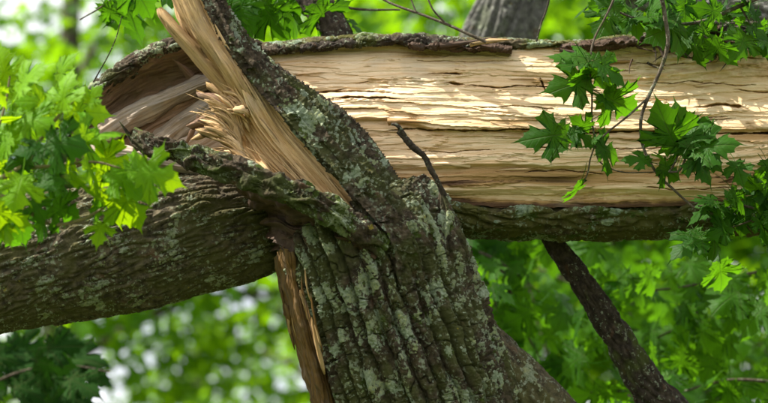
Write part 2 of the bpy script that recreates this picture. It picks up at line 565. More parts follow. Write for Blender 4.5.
stump_trunk()

# bark strip left standing as a tall splinter
R0 = [(398, 318, -64), (382, 244, -84), (343, 190, -74), (290, 130, -58), (249, 74, -42), (214, 22, -31), (192, -28, -20)]
R1 = [(420, 318, -64), (406, 244, -90), (362, 186, -86), (312, 128, -74), (258, 74, -56), (220, 22, -40), (197, -28, -28)]
R2 = [(446, 318, -46), (432, 244, -62), (386, 186, -62), (336, 126, -50), (266, 70, -38), (226, 20, -28), (202, -29, -18)]
R3 = [(456, 318, -12), (440, 240, -16), (398, 184, -16), (352, 123, -12), (274, 68, -8), (230, 18, -4), (206, -31, 0)]
R4 = [(440, 318, 40), (426, 245, 40), (386, 192, 34), (338, 132, 26), (266, 78, 18), (224, 30, 14), (200, -22, 14)]
def strip_disp(S, T, q, G):
    return ridged_bark(T / .038 + .3, S, q, .035, 12.)
loft('bark_strip', [R0, R1, R2, R3, R4], 520, 190, M_BARK_STRIP, stump, strip_disp)
# torn face of the pocket: two facets of long fibres
W0 = [(394, 254, -72), (354, 192, -62), (303, 132, -46), (258, 75, -32), (221, 23, -24), (198, -28, -14)]
W1 = [(368, 240, -80), (322, 190, -62), (274, 134, -48), (240, 78, -46), (206, 24, -36), (183, -28, -24)]
W2 = [(342, 228, -74), (296, 184, -50), (256, 136, -34), (230, 80, -38), (196, 25, -30), (172, -28, -18)]
W3 = [(312, 216, -62), (266, 178, -38), (236, 138, -22), (219, 78, -22), (187, 27, -18), (163, -27, -8)]
W4 = [(300, 218, -30), (250, 182, 0), (230, 142, 10), (216, 82, 4), (190, 32, 6), (166, -22, 10)]
def torn_disp(S, T, q, G):
    d, h = grain(q, .0075, .013, .035, 3.)
    p = q * np.array([1, 1, .03]) / .022
    st = np.floor(noise(p) * 5) / 5
    return d + .012 * st, h
loft('torn_wood', [W0, W1, W2, W3, W4], 420, 260, M_TORN, stump, torn_disp, flip=True)
# brown upper facet lying over the golden wood near the tip
def spire_disp(S, T, q, G):
    d, h = grain(q, .0045, .012, .04, 8.)
    e = np.minimum(T, T.max() - T)
    return d, h
loft('splinter_face', [[(262, 112, -44), (243, 74, -43), (213, 25, -34), (190, -28, -22)], [(256, 112, -42), (233, 74, -54), (202, 25, -46), (179, -28, -32)], [(248, 110, -34), (222, 72, -44), (190, 24, -38), (166, -28, -26)], [(246, 110, -20), (220, 74, -26), (188, 28, -20), (162, -22, -8)]], 260, 90, M_SPIRE, stump, spire_disp, flip=True)
# side prong
loft('prong', [[(238, 92, -30), (208, 56, -30), (186, 32, -28), (170, 14, -26), (161, 7, -24)], [(228, 92, -40), (199, 57, -42), (177, 33, -38), (163, 16, -30), (159, 8, -24)], [(220, 92, -28), (192, 60, -28), (171, 35, -26), (159, 17, -25), (157, 9, -22)], [(230, 92, -12), (202, 60, -12), (180, 34, -14), (166, 16, -16), (159, 8, -20)]], 120, 48, M_SPIRE, stump, lambda S, T, q, G: grain(q, .003, .010, .05, 21.), closed=True)
# hollow of red-brown torn wood below the flap
def rough_disp(a, w=.02, an=.12, seed=0.):
    def f(S, T, q, G):
        d, h = grain(q, a, w, an, seed)
        return d + a * 1.6 * fbm(q / .05 + seed, 3), h
    return f
loft('torn_hollow', [[(236, 188, -50), (264, 191, -60), (300, 205, -72), (345, 230, -80), (380, 252, -84)],
                     [(254, 208, -14), (272, 213, -24), (300, 226, -44), (340, 244, -60), (376, 262, -74)],
                     [(268, 232, -14), (280, 233, -36), (302, 244, -56), (335, 256, -66), (370, 272, -70)],
                     [(278, 248, 0), (286, 248, -24), (305, 256, -44), (335, 270, -50), (368, 286, -56)]], 220, 110, M_REDWOOD, stump, rough_disp(.014, .018, .10, seed=2.), flip=False)
# bark flap bent over to the left
F0 = [(386, 240, -84), (345, 206, -92), (305, 184, -94), (272, 172, -92), (240, 160, -88), (212, 152, -80), (184, 143, -72), (156, 138, -62), (134, 128, -52)]
F1 = [(388, 246, -92), (342, 214, -106), (300, 192, -110), (266, 181, -108), (235, 170, -102), (208, 162, -92), (180, 152, -84), (152, 147, -72), (131, 136, -60)]
F2 = [(382, 254, -88), (334, 226, -102), (292, 203, -108), (258, 191, -104), (228, 181, -96), (202, 171, -88), (176, 160, -78), (149, 154, -66), (129, 143, -56)]
F3 = [(370, 246, -70), (322, 218, -70), (284, 196, -74), (252, 183, -70), (224, 172, -66), (200, 162, -60), (175, 153, -56), (152, 150, -52), (132, 138, -48)]
def flap_disp(S, T, q, G):
    d, h = bark(q, amp=.020, scale=.026, aniso=.35, seed=33.)
    d = d + .011 * fbm(G / .06, 4)
    taper = sst(0, .10, S.max() - S) * .6 + .4
    return d * taper, h
loft('bark_flap', [F0, F1, F2, F3], 520, 160, M_FLAP, stump, flap_disp, closed=True, flip=True)
# stripped strip down the left flank
loft('stripped_wood', [[(280, 250, 22), (288, 310, 20), (302, 360, 18), (316, 410, 16), (332, 470, 14)],
                       [(275, 258, -14), (285, 310, -12), (300, 360, -10), (314, 410, -8), (331, 470, -6)],
                       [(282, 246, -46), (292, 310, -44), (305, 360, -40), (319, 410, -36), (338, 470, -34)],
                       [(290, 252, -58), (300, 312, -58), (312, 360, -54), (326, 410, -50), (346, 470, -48)],
                       [(304, 246, -42), (314, 316, -38), (326, 360, -34), (338, 410, -32), (356, 470, -30)]], 300, 140, M_OLIVE, stump, rough_disp(.0055, .009, .03, 5.))
# right-hand bark spike with a dead twig on it
spk = tube('bark_spike', [P(452, 300, -30), P(450, 255, -34), P(446, 222, -36), P(443, 203, -36), P(440, 186, -36)], [.05, .042, .026, .013, .002], 150, 70, M_BARK, stump, disp=lambda S, T, q: tuple(a * (sst(0, .12, S.max() - S) if k == 0 else 1) for k, a in enumerate(bark(q, amp=.016, scale=.022, aniso=.3, seed=4.))))
tube('dead_twig', [P(444, 196, -36), P(438, 182, -40), P(430, 168, -42), P(424, 156, -44), P(413, 147, -45), P(405, 138, -46), P(398, 131, -46)], [.008, .0062, .0075, .007, .0085, .008, .006], 90, 14, M_DARKBARK, stump, disp=lambda S, T, q: (.0022 * noise(q / .008), .5 + 0 * S))
tube('twig_stub', [P(406, 139, -46), P(398, 126, -50), P(391, 124, -50)], [.007, .005, .003], 24, 10, M_DARKBARK, stump, disp=lambda S, T, q: (.0015 * noise(q / .007), .5 + 0 * S))
# low limb leaving the stump on the right
b1 = P(640, 480, 70)
tube('limb', [P(430, 330, 40), P(470, 352, 40), P(515, 392, 45), P(565, 440, 55), P(640, 505, 70), P(720, 600, 90)], [.10, .095, .092, .09, .088, .085], 260, 140, M_LIMB, stump, disp=lambda S, T, q: bark(q, amp=.008, scale=.03, aniso=.3, seed=14.))
# splinters: each one a tapered, slightly bent sliver
def sliver_mesh(base, tip, w, th, bend, seed):
    r = random.Random(seed)
    b, t = P(*base), P(*tip)
    ax = t - b
    L = np.linalg.norm(ax)
    ax /= L
    side = np.cross(ax, FWD)
    side /= np.linalg.norm(side)
    nn = np.cross(side, ax)
    roll = r.uniform(-.7, .7)
    side, nn = side * math.cos(roll) + nn * math.sin(roll), nn * math.cos(roll) - side * math.sin(roll)
    V, F, uv = [], [], []
    seg = 6
    for i in range(seg + 1):
        f = i / seg
        c = b + ax * L * f + side * bend * L * f * f + nn * bend * .5 * L * f * f
        ww = w * K * (1 - f) ** .8 * (1 + .25 * r.uniform(-1, 1)) + .0006
        tt = th * K * (1 - f * .9) + .0004
        for sx, sy in ((-1, -.6), (.2, -1), (1, .5), (-.3, 1)):
            V.append(c + side * sx * ww + nn * sy * tt)
            uv.append((f * L, sx * ww + seed * .037))
    for i in range(seg):
        for j in range(4):
            a = i * 4 + j
            bb = i * 4 + (j + 1) % 4
            F.append((a, a + 4, bb + 4, bb))
    n = len(V)
    F.append((n - 4, n - 1, n - 2, n - 3))
    return mesh_np('splinter', np.array(V), np.array(F)[:, ::-1], {'h': np.full(n, r.uniform(.2, .8))}, np.array(uv), smooth=False)
def shard_mesh(path, w, th, seed):
    """flat torn sliver along a path of (px,py,d), ragged at its free end"""
    r = random.Random(seed)
    n = 9
    W = cr(np.array([P(*p) for p in path]), np.linspace(0, 1, n))
    T = np.gradient(W, axis=0)
    V, F, uv = [], [], []
    roll = r.uniform(-.5, .5)
    cutl, cutr = r.uniform(.55, 1), r.uniform(.75, 1)
    for i in range(n):
        f = i / (n - 1)
        t = T[i] / np.linalg.norm(T[i])
        sd = np.cross(t, FWD)
        sd /= np.linalg.norm(sd)
        nn = np.cross(sd, t)
        sd, nn = sd * math.cos(roll) + nn * math.sin(roll), nn * math.cos(roll) - sd * math.sin(roll)
        k = math.sin(min(1, f * 3 + .25) * math.pi / 2)
        wl = w * K * k * (1 if f < cutl else max(.06, 1 - (f - cutl) / (1.001 - cutl))) * r.uniform(.75, 1.1)
        wr = w * K * k * (1 if f < cutr else max(.06, 1 - (f - cutr) / (1.001 - cutr))) * r.uniform(.75, 1.1)
        tt = th * K * (1 - .6 * f)
        for x, y in ((-wl, 0), (0, -tt), (wr, 0), (0, tt)):
            V.append(W[i] + sd * x + nn * y)
            uv.append((f * .12 + seed * .01, x + seed * .037))
    for i in range(n - 1):
        for j in range(4):
            a, b = i * 4 + j, i * 4 + (j + 1) % 4
            F.append((a, a + 4, b + 4, b))
    m = len(V)
    F.append((m - 4, m - 1, m - 2, m - 3))
    F.append((0, 1, 2, 3))
    return mesh_np('splinter', np.array(V), np.array(F)[:, ::-1], {'h': np.full(m, r.uniform(.2, .8))}, np.array(uv), smooth=False)
rr = random.Random(3)
TIPS = np.array([(226, 82, -36), (210, 96, -40), (199, 106, -44), (196, 116, -46), (201, 127, -50), (206, 137, -54), (214, 147, -60), (226, 156, -68), (242, 163, -78)], float)
BASES = TIPS + np.array([(22, 30, -8), (28, 30, -6), (36, 30, -4), (40, 32, -2), (40, 34, 0), (40, 34, 0), (38, 32, 2), (36, 28, 4), (34, 24, 6)], float)
for i in range(150):
    f = rr.random() ** 1.15
    t = cr(TIPS, [f])[0]
    b = cr(BASES, [min(1, max(0, f + rr.gauss(0, .08)))])[0]
    ext = rr.uniform(.3, .95) if i % 3 else rr.uniform(.8, 1.12)
    t = b + (t - b) * ext + np.array([rr.gauss(0, 5), rr.gauss(0, 7), rr.uniform(-14, 6)])
    b = b + np.array([.63, .77, 0]) * rr.uniform(2, 16) + np.array([0, 0, 5.])
    ln = np.hypot(*(t - b)[:2])
    if ln < 14:
        continue
    m = (b + t) / 2 + np.array([.05, -.16, 0]) * ln + np.array([0, 0, rr.uniform(-7, -2)])
    w = rr.choice([.25, .3, .3, .4, .4, .5, .6, .8, 1.1, 1.6, 3.0, 4.5])
    link('splinter', shard_mesh([b, m, t], w, max(.2, w * .10), i), stump, M_TORN if rr.random() < .86 else M_SPIRE)
for i, (b, t, w) in enumerate([((236, 112, -22), (196, 92, -20), 6), ((230, 104, -18), (206, 82, -14), 5), ((222, 120, -8), (186, 126, -14), 6), ((226, 128, -12), (190, 140, -22), 4), ((232, 98, -24), (214, 78, -18), 4)]):
    b, t = np.array(b, float), np.array(t, float)
    link('splinter', shard_mesh([b, b * .6 + t * .4 + [0, -2, -4], t], w, 1.6, 400 + i), stump, M_SPIRE if i % 2 else M_INNER)
for i in range(44):     # long slivers lifting off the torn face along the grain
    f = rr.uniform(.05, .95)
    g0 = rr.uniform(0, .55)
    lo = np.array([cr(np.array(w_, float), [g0])[0] for w_ in (W0, W1, W2, W3)])
    hi_ = np.array([cr(np.array(w_, float), [min(1, g0 + rr.uniform(.08, .2))])[0] for w_ in (W0, W1, W2, W3)])
    b, t = cr(lo, [f])[0], cr(hi_, [f])[0]
    t = t + np.array([rr.uniform(-3, 1), rr.uniform(-2, 2), -rr.uniform(2, 5)])
    link('splinter', shard_mesh([b + [0, 0, 2.], b * .5 + t * .5 + [0, 0, -2.], t], rr.choice([.7, 1., 1.5, 2.2]), .6, 500 + i), stump, M_TORN)

for i in range(16):
    g0 = rr.uniform(0, 1)
    bx, by = 272 + 30 * g0, rr.uniform(268, 330)
    bx += (by - 262) * .22
    L = rr.uniform(18, 60)
    link('splinter', shard_mesh([(bx + L * .25, by + L, -20 - 48 * g0), (bx + L * .12, by + L * .5, -26 - 48 * g0), (bx + rr.uniform(-3, 3), by - 4, -30 - 46 * g0)], rr.uniform(.8, 3), .8, 800 + i), stump, M_OLIVE if i % 3 else M_SPIRE)

# ================================================================== FALLEN LOG
log_c = P(600, 232, 100)
log = thing('fallen_log', 'split fallen maple log lying across the frame, its pale fresh wood facing out', 'log', log_c)
XS = [150, 200, 240, 280, 320, 360, 400, 440, 480, 520, 560, 600, 650, 700, 768, 840, 960, 1120, 1300]
TOPY = [62, 56, 54, 50, 45, 42, 42, 44, 46, 47, 47, 46, 40, 34, 32, 30, 28, 26, 26]
BOTY = [174, 178, 180, 184, 189, 193, 197, 202, 206, 208, 208, 208, 207, 205, 203, 201, 199, 198, 198]
CRACKS = [  # polyline in photograph positions, half width, depth
    ([(250, 104), (290, 97), (330, 91), (352, 88)], .9, 6), ([(262, 110), (300, 103), (340, 98)], .7, 5), ([(310, 93), (350, 91), (382, 92)], 1.2, 8),
    ([(330, 98), (362, 97), (382, 98), (402, 99)], 1.6, 12), ([(350, 84), (378, 82)], .7, 4), ([(438, 82), (462, 84), (470, 86)], 2.2, 10),
    ([(462, 86), (500, 87), (540, 86), (580, 89), (604, 91)], 1.0, 9), ([(425, 73), (450, 74), (468, 75)], 1.6, 6), ([(442, 73), (464, 75)], 2.6, 12),
    ([(540, 78), (546, 92)], 1.5, 6), ([(420, 52), (426, 54)], 1.5, 8), ([(380, 131), (420, 129), (470, 131), (520, 129), (560, 132), (600, 133), (640, 131), (690, 134), (768, 133), (900, 131)], 1.6, 10),
    ([(470, 108), (520, 106), (560, 110)], .8, 5), ([(520, 148), (570, 146), (620, 149), (680, 147)], .9, 6), ([(692, 108), (720, 104), (748, 107)], 2.6, 11), ([(700, 118), (732, 117)], 1.0, 7),
    ([(650, 117), (700, 120), (740, 118)], .8, 6), ([(560, 70), (600, 72), (640, 70)], .8, 5), ([(640, 84), (690, 82), (760, 86)], .8, 5), ([(520, 172), (560, 170), (610, 174)], .8, 5),
    ([(402, 150), (450, 152), (500, 149)], .8, 5), ([(640, 187), (690, 190), (740, 186)], .9, 5), ([(630, 62), (660, 66), (700, 62)], 1.0, 5), ([(590, 52), (598, 60), (604, 70)], .9, 5),
    ([(668, 52), (690, 58), (720, 54), (768, 60)], 1.4, 6), ([(410, 60), (470, 62), (530, 60)], .6, 3),  ([(730, 90), (768, 92), (860, 90)], 1.1, 7),
]
def log_face():
    nu, nv = 1250, 350
    # dense where it shows
    px = np.interp(np.linspace(0, 1, nu), [0, .05, .9, 1], [236, 262, 800, 1300])
    v = np.linspace(0, 1, nv)
    top, bot = np.interp(px, XS, TOPY), np.interp(px, XS, BOTY)
    ker = np.ones(41) / 41
    top = np.convolve(np.pad(top, 20, 'edge'), ker, 'valid')
    bot = np.convolve(np.pad(bot, 20, 'edge'), ker, 'valid')
    edge_n = 2.2 * fbm(np.stack([px / 22, 0 * px, 0 * px], -1), 4)
    edge_b = 2.4 * fbm(np.stack([px / 26, 0 * px + 7, 0 * px], -1), 4)
    PY = (top + edge_n)[:, None] * (1 - v) + (bot + edge_b)[:, None] * v
    PX = np.repeat(px[:, None], nv, 1)
    # wavy coordinate following the grain
    gy = PY + 8 * noise(np.stack([PX / 260, PY / 80, 0 * PX], -1)) + 2.5 * noise(np.stack([PX / 75, PY / 34, 0 * PX + 4], -1))
    H = np.zeros_like(PX)                                  # relief towards the camera, pixels
    H += 14 * np.sin(np.clip((PY - 40) / 170, 0, 1) * math.pi) # overall swell
    y1 = 118 + 12 * sst(375, 450, PX) + 5 * noise(np.stack([PX / 80, 0 * PX, 0 * PX + 9], -1)) + 1.5 * noise(np.stack([PX / 17, 0 * PX, 0 * PX + 5], -1))
    H += 9 * sst(-36, -2, PY - y1) * (1 - sst(-1.2, 1.6, PY - y1))      # upper slab swells, then steps back
    y2 = 166 + 8 * noise(np.stack([PX / 110, 0 * PX, 0 * PX + 19], -1)) + 3 * noise(np.stack([PX / 20, 0 * PX, 0 * PX + 29], -1))
    H += 5 * (1 - sst(-1, 2.5, PY - y2)) * sst(0, 10, PY - y1)
    y3 = 190 + 3 * noise(np.stack([PX / 70, 0 * PX, 0 * PX + 39], -1))
    H += -6 * sst(-2, 5, PY - y3)
    jag = .16 * noise(np.stack([PX / 7, gy / .9, 0 * PX], -1)) + .22 * noise(np.stack([PX / 28, gy / 2.2, 0 * PX + 6], -1))
    lay = np.zeros_like(PX)
    for k_, (sx, sy, am) in enumerate(((330, 30, 2.4), (190, 15, 1.3), (110, 8, .8))):
        tz = 3.2 * fbm(np.stack([PX / sx, gy / sy, 0 * PX + 2 + 11 * k_], -1), 2) + jag
        fr = tz - np.floor(tz)
        H += am * (np.floor(tz) + sst(0, .10, fr))
        lay += (1 - sst(0, .30, fr)) * (.16, .10, .08)[k_]
    H += 2.2 * fbm(np.stack([PX / 90, gy / 14, 0 * PX + 12], -1), 3)
    H += .42 * fbm(np.stack([PX / 60, gy / 1.1, 0 * PX + 22], -1), 3)
    # torn shallow steps near the top right, where bark fibres still cling
    tr = sst(560, 680, PX) * (1 - sst(26, 60, PY - top[:, None]))
    H += tr * 6 * fbm(np.stack([PX / 18, PY / 9, 0 * PX + 5], -1), 4)
    tone = lay.copy()
    tone += .34 * np.exp(-((gy - y1 - 6) / 6.) ** 2) * sst(430, 520, PX) * (.5 + 1.2 * np.clip(noise(np.stack([PX / 60, gy / 10, 0 * PX], -1)) + .3, 0, 1))
    gb_ = PY + 4 * noise(np.stack([PX / 130, PY / 60, 0 * PX + 44], -1))
    band = sst(-1, 5, gb_ - y2) * (1 - sst(-4, 3, gb_ - y3 + 3))
    tone += .85 * band * (.65 + .5 * noise(np.stack([PX / 120, gy / 4, 0 * PX + 3], -1)))
    tone += .34 * np.exp(-((gy - y1 + 8) / 7.) ** 2)
    tone += sst(-4, 8, PY - bot[:, None] + 9 + 3 * fbm(np.stack([PX / 15, PY / 20, 0 * PX], -1), 3)) * 1.0
    tone += .42 * sst(.05, .5, noise(np.stack([PX / 120, gy / 16, 0 * PX + 31], -1)))
    tone += tr * .5 * sst(.1, .45, fbm(np.stack([PX / 22, PY / 6, 0 * PX + 15], -1), 3))
    tone += (1 - sst(1.0, 5, PY - top[:, None] + 2.5 * noise(np.stack([PX / 20, 0 * PX, 0 * PX + 3], -1)))) * .75
    for poly, w, dep in CRACKS:
        poly = np.array(poly, float)
        cx = px
        m = (cx >= poly[0, 0]) & (cx <= poly[-1, 0]) if poly[-1, 0] - poly[0, 0] > 7 else None
        if m is None:
            yc0, yc1 = poly[0, 1], poly[-1, 1]
            xc = np.interp(PY, poly[:, 1], poly[:, 0]) + .8 * noise(np.stack([PY / 3, 0 * PY, 0 * PY], -1))
            fade = sst(yc0 - 1, yc0 + 2, PY) * (1 - sst(yc1 - 2, yc1 + 1, PY))
            dist = np.abs(PX - xc)
        else:
            yc = np.interp(cx, poly[:, 0], poly[:, 1])
            yc = yc + 2.2 * fbm(np.stack([cx / 22, 0 * cx + poly[0, 0], 0 * cx], -1), 4)
            ends = np.minimum(sst(poly[0, 0], poly[0, 0] + 14, cx), 1 - sst(poly[-1, 0] - 14, poly[-1, 0], cx))
            fade = (ends * (.55 + .9 * np.clip(fbm(np.stack([cx / 9, 0 * cx + poly[0, 1], 0 * cx + w], -1), 3) + .25, 0, 1)))[:, None]
            dist = np.abs(PY - yc[:, None])
        w = w * .75
        c = (1 - sst(w * .35, w * 1.25, dist / np.maximum(fade, .15))) * (fade > .05) * np.minimum(fade * 1.4, 1)
        H -= dep * c
        tone += .5 * c
    Z = D
    d = 62 - H + .38 * (150 - PY)
    z = D + d * K
    G = CAM + FWD * z[..., None] + (RIGHT * (PX[..., None] - 384) + UP * (201.5 - PY)[..., None]) * (K * z / D)[..., None]
    uv = np.stack([PX * K, gy * K], -1).reshape(-1, 2)
    me = mesh_np('split_face', G.reshape(-1, 3), grid_faces(nu, nv)[:, ::-1], {'h': np.clip(tone, 0, 1)}, uv)
    return link('split_face', me, log, M_CREAM)
log_face()
def rail(ys, dy, d, wob=0):
    return [(x, y + dy, d) for x, y in zip(XS, ys)]
def mid(f, d):
    return [(x, a * (1 - f) + b * f, d) for x, a, b in zip(XS, TOPY, BOTY)]
def logbark_disp(S, T, q, G):
    return bark(q, amp=.020, scale=.032, aniso=.25, seed=50.)
loft('underside_bark', [rail(BOTY, -2, 46), rail(BOTY, 5, 38), rail(BOTY, 16, 44), rail(BOTY, 25, 66), rail(BOTY, 30, 110), rail(BOTY, 20, 165), mid(.75, 205), mid(.4, 215), mid(.12, 180), rail(TOPY, -2, 150), rail(TOPY, -5, 112), rail(TOPY, -4, 92), rail(TOPY, 1, 98)], 760, 330, M_LOGBARK, log, logbark_disp, flip=True)
# strips of dark bark still lying along the upper edge
def edge_strip(x0, x1, y0, h, mat, seed, d=84):
    xs = np.linspace(x0, x1, 9)
    ty = np.interp(xs, XS, TOPY) + y0
    r = random.Random(seed)
    a = [(x, y - h * (.3 + .7 * math.sin(math.pi * (i + .3) / 8.6)) - r.uniform(0, 2), d + 6) for i, (x, y) in enumerate(zip(xs, ty))]
    b = [(x, y - h * .4 + r.uniform(-1, 1), d - 4) for x, y in zip(xs, ty)]
    c = [(x, y + r.uniform(0, 2.5), d + 4) for x, y in zip(xs, ty)]
    e = [(x, y - 1, d + 40) for x, y in zip(xs, ty)]
    f = [(x, p[1], d + 40) for x, p in zip(xs, a)]
    return loft('edge_bark', [a, b, c, e, f], 220, 50, mat, log, lambda S, T, q, G: bark(q, amp=.013, scale=.02, aniso=.4, seed=seed), closed=True, flip=True)
edge_strip(205, 300, 2, 8, M_BARK_STRIP, 1)
edge_strip(356, 480, 2, 8, M_DARKBARK, 2)
edge_strip(408, 512, 4, 5, M_REDWOOD, 3, 80)
edge_strip(560, 672, 2, 6, M_REDWOOD, 4)
edge_strip(640, 800, 0, 9, M_DARKBARK, 5)
edge_strip(300, 362, 3, 5, M_DARKBARK, 6)
# chips clinging to the upper edge
for i, (a, b, w) in enumerate([((470, 44, 72), (512, 36, 62), 4), ((440, 46, 74), (500, 41, 66), 3), ((560, 50, 76), (600, 56, 68), 3), ((205, 60, 44), (252, 52, 36), 4), ((505, 50, 78), (470, 47, 68), 3),
                               ((660, 44, 76), (664, 62, 66), 3), ((700, 44, 76), (740, 54, 66), 3), ((720, 40, 76), (762, 48, 66), 3), ((388, 122, 46), (428, 118, 30), 3), ((470, 166, 44), (430, 160, 34), 3)]):
    link('splinter', sliver_mesh(a, b, w, w * .6, .08 if i % 2 else -.1, 300 + i), log, M_CREAM if i >= 8 else (M_REDWOOD if i % 3 else M_SPIRE))
for i in range(14):     # loose dark fibres hanging at the upper right
    r = random.Random(700 + i)
    x = r.uniform(630, 768)
    y = np.interp(x, XS, TOPY) + r.uniform(2, 26)
    link('fibre', sliver_mesh((x, y, 86 - (y - 30) * .3), (x + r.uniform(-22, 22), y + r.uniform(2, 16), 78 - r.uniform(4, 16)), r.uniform(.7, 1.6), .8, r.uniform(-.3, .3), 700 + i), log, M_REDWOOD if i % 2 else M_DARKBARK)
for i in range(60):     # thin slivers lifting off the split face along the grain
    r = random.Random(1200 + i)
    x, y = r.uniform(270, 790), r.uniform(58, 196)
    dd = 62 - 14 * math.sin(min(1, max(0, (y - 40) / 170)) * math.pi) + .38 * (150 - y)
    L = r.uniform(14, 60) * (1 if r.random() < .5 else -1)
    dy = r.gauss(0, 1.2)
    link('splinter', shard_mesh([(x, y, dd - 1), (x + L * .5, y + dy * .5, dd - 4), (x + L, y + dy, dd - r.uniform(5, 9))], r.choice([.4, .5, .7, 1.0, 1.6]), .35, 1200 + i), log, M_CREAM)
# dark branch running down from the underside to the ground
bl = P(676, 430, 130)
tube('branch', [P(540, 215, 110), P(556, 245, 116), P(584, 285, 122), P(616, 335, 126), P(648, 388, 130), P(700, 470, 140), tuple(P(700, 470, 140) + np.array([.45, .2, -1.1])), (bl[0] + .95, bl[1] + .6, -.1)], [.023, .025, .031, .038, .046, .054, .062, .078], 420, 90, M_DARKBARK, log, disp=lambda S, T, q: bark(q, amp=.009, scale=.02, aniso=.3, seed=61.))

# left end: torn shell of the log, bark rind and weathered ribs
loft('inner_bark_shell', [[(64, 128, 70), (92, 96, 66), (130, 66, 62), (170, 48, 58), (214, 42, 60), (262, 46, 70)],
                          [(70, 132, 66), (100, 102, 76), (136, 76, 82), (176, 60, 84), (216, 54, 84), (262, 56, 84)],
                          [(78, 138, 62), (112, 110, 88), (146, 90, 98), (184, 76, 98), (218, 68, 94), (262, 66, 90)],
                          [(84, 142, 62), (116, 118, 80), (150, 98, 86), (188, 84, 88), (222, 74, 88), (262, 74, 90)]], 260, 130, M_INNER, log, rough_disp(.006, .016, .12, 31.))
loft('rind', [[(56, 138, 84), (86, 92, 80), (128, 58, 76), (170, 40, 70), (214, 36, 70), (262, 42, 76)], [(60, 136, 70), (90, 93, 64), (130, 61, 58), (170, 43, 54), (214, 39, 56), (262, 44, 64)],
              [(66, 134, 66), (95, 98, 62), (133, 67, 58), (172, 49, 54), (214, 44, 56), (262, 48, 66)], [(70, 138, 90), (100, 104, 92), (136, 74, 92), (174, 56, 92), (214, 50, 92), (262, 54, 90)]], 280, 60, M_BARK_STRIP, log, lambda S, T, q, G: bark(q, amp=.013, scale=.022, aniso=.5, seed=71.), closed=True, flip=True)
def rib(name, a, b, mat, seed, d0, bulge=10, nu=200, nv=70, amp=.005):
    A, B = np.array(a, float), np.array(b, float)
    m1, m2 = A * .7 + B * .3, A * .3 + B * .7
    mk = lambda X, d: [(x, y, d) for x, y in X]
    back = [(x, y, d0 + 34) for x, y in B]
    back0 = [(x, y, d0 + 34) for x, y in A]
    return loft(name, [back0, mk(A, d0), mk(m1, d0 - bulge), mk(m2, d0 - bulge * .9), mk(B, d0 + 2), back], nu, nv, mat, log, lambda S, T, q, G: grain(q, amp, .012, .06, seed))
rib('torn_rib', [(70, 150), (112, 118), (150, 98), (190, 82), (232, 70)], [(76, 166), (120, 136), (160, 114), (200, 92), (240, 78)], M_GREYWOOD, 3., 62, 10)
rib('torn_rib', [(96, 158), (130, 134), (165, 112), (204, 92), (244, 78)], [(104, 172), (140, 150), (172, 128), (212, 108), (250, 94)], M_INNER, 5., 70, 6)
rib('torn_rib', [(126, 160), (150, 138), (178, 116), (212, 96), (250, 84)], [(140, 174), (172, 160), (204, 140), (234, 118), (262, 100)], M_GREYWOOD, 9., 56, 12)
rib('torn_rib', [(168, 150), (190, 132), (214, 118), (240, 106), (264, 100)], [(190, 172), (216, 162), (240, 150), (262, 136), (280, 126)], M_PLANK, 13., 46, 8)
rib('pale_plank', [(84, 146), (120, 148), (160, 156), (200, 164), (244, 176)], [(88, 168), (124, 166), (160, 168), (200, 176), (244, 190)], M_PLANK, 17., 10, 7)
rib('plank_edge', [(100, 167), (130, 166), (162, 168), (202, 176), (240, 188)], [(104, 173), (130, 171), (162, 173), (202, 181), (240, 193)], M_REDWOOD, 18., 16, 3, 160, 30)
link('splinter', sliver_mesh((190, 76, 80), (178, 58, 66), 5, 3, .2, 901), log, M_INNER)
link('splinter', sliver_mesh((200, 118, 30), (182, 148, 20), 6, 3, .1, 902), log, M_INNER)
link('splinter', sliver_mesh((214, 104, 28), (198, 88, 16), 5, 3, .1, 903), log, M_SPIRE)
link('splinter', sliver_mesh((138, 150, -20), (122, 121, -34), 4, 3, .1, 904), stump, M_DARKBARK)

# ================================================================== LEFT LIMB
lb = P(-900, 900, 200)
limb = thing('heavy_limb', 'thick arching grey green limb running down to the left below the torn flap', 'limb', (lb[0], lb[1], 0))
LP = [P(330, 216, 60), P(285, 222, 40), P(235, 230, 24), P(185, 237, 14), P(130, 246, 10), P(70, 255, 12), P(0, 266, 20), P(-80, 282, 36), P(-220, 330, 70), P(-420, 470, 110), P(-640, 700, 150), (lb[0], lb[1], -.1)]
LR = [.10, .115, .135, .15, .158, .165, .170, .172, .172, .17, .168, .165]
us = np.concatenate([np.linspace(0, 7.2 / 11, 640, endpoint=False), np.linspace(7.2 / 11, 1, 70)])
def limb_disp(S, TH, q):
    # bark lines spiral slightly along the limb
    ang = TH + S * 1.1
    rm = .155
    qq = np.stack([rm * np.cos(ang), rm * np.sin(ang), S], -1)
    d, h = bark(qq, amp=.010, scale=.017, aniso=.26, seed=80.)
    p = qq * np.array([1, 1, .10]) / .03
    d = d + .006 * noise(p) + .016 * noise(qq / .2)
    return d, h
tube('bark', LP, LR, 0, 460, M_LIMB, limb, disp=limb_disp, us=us)

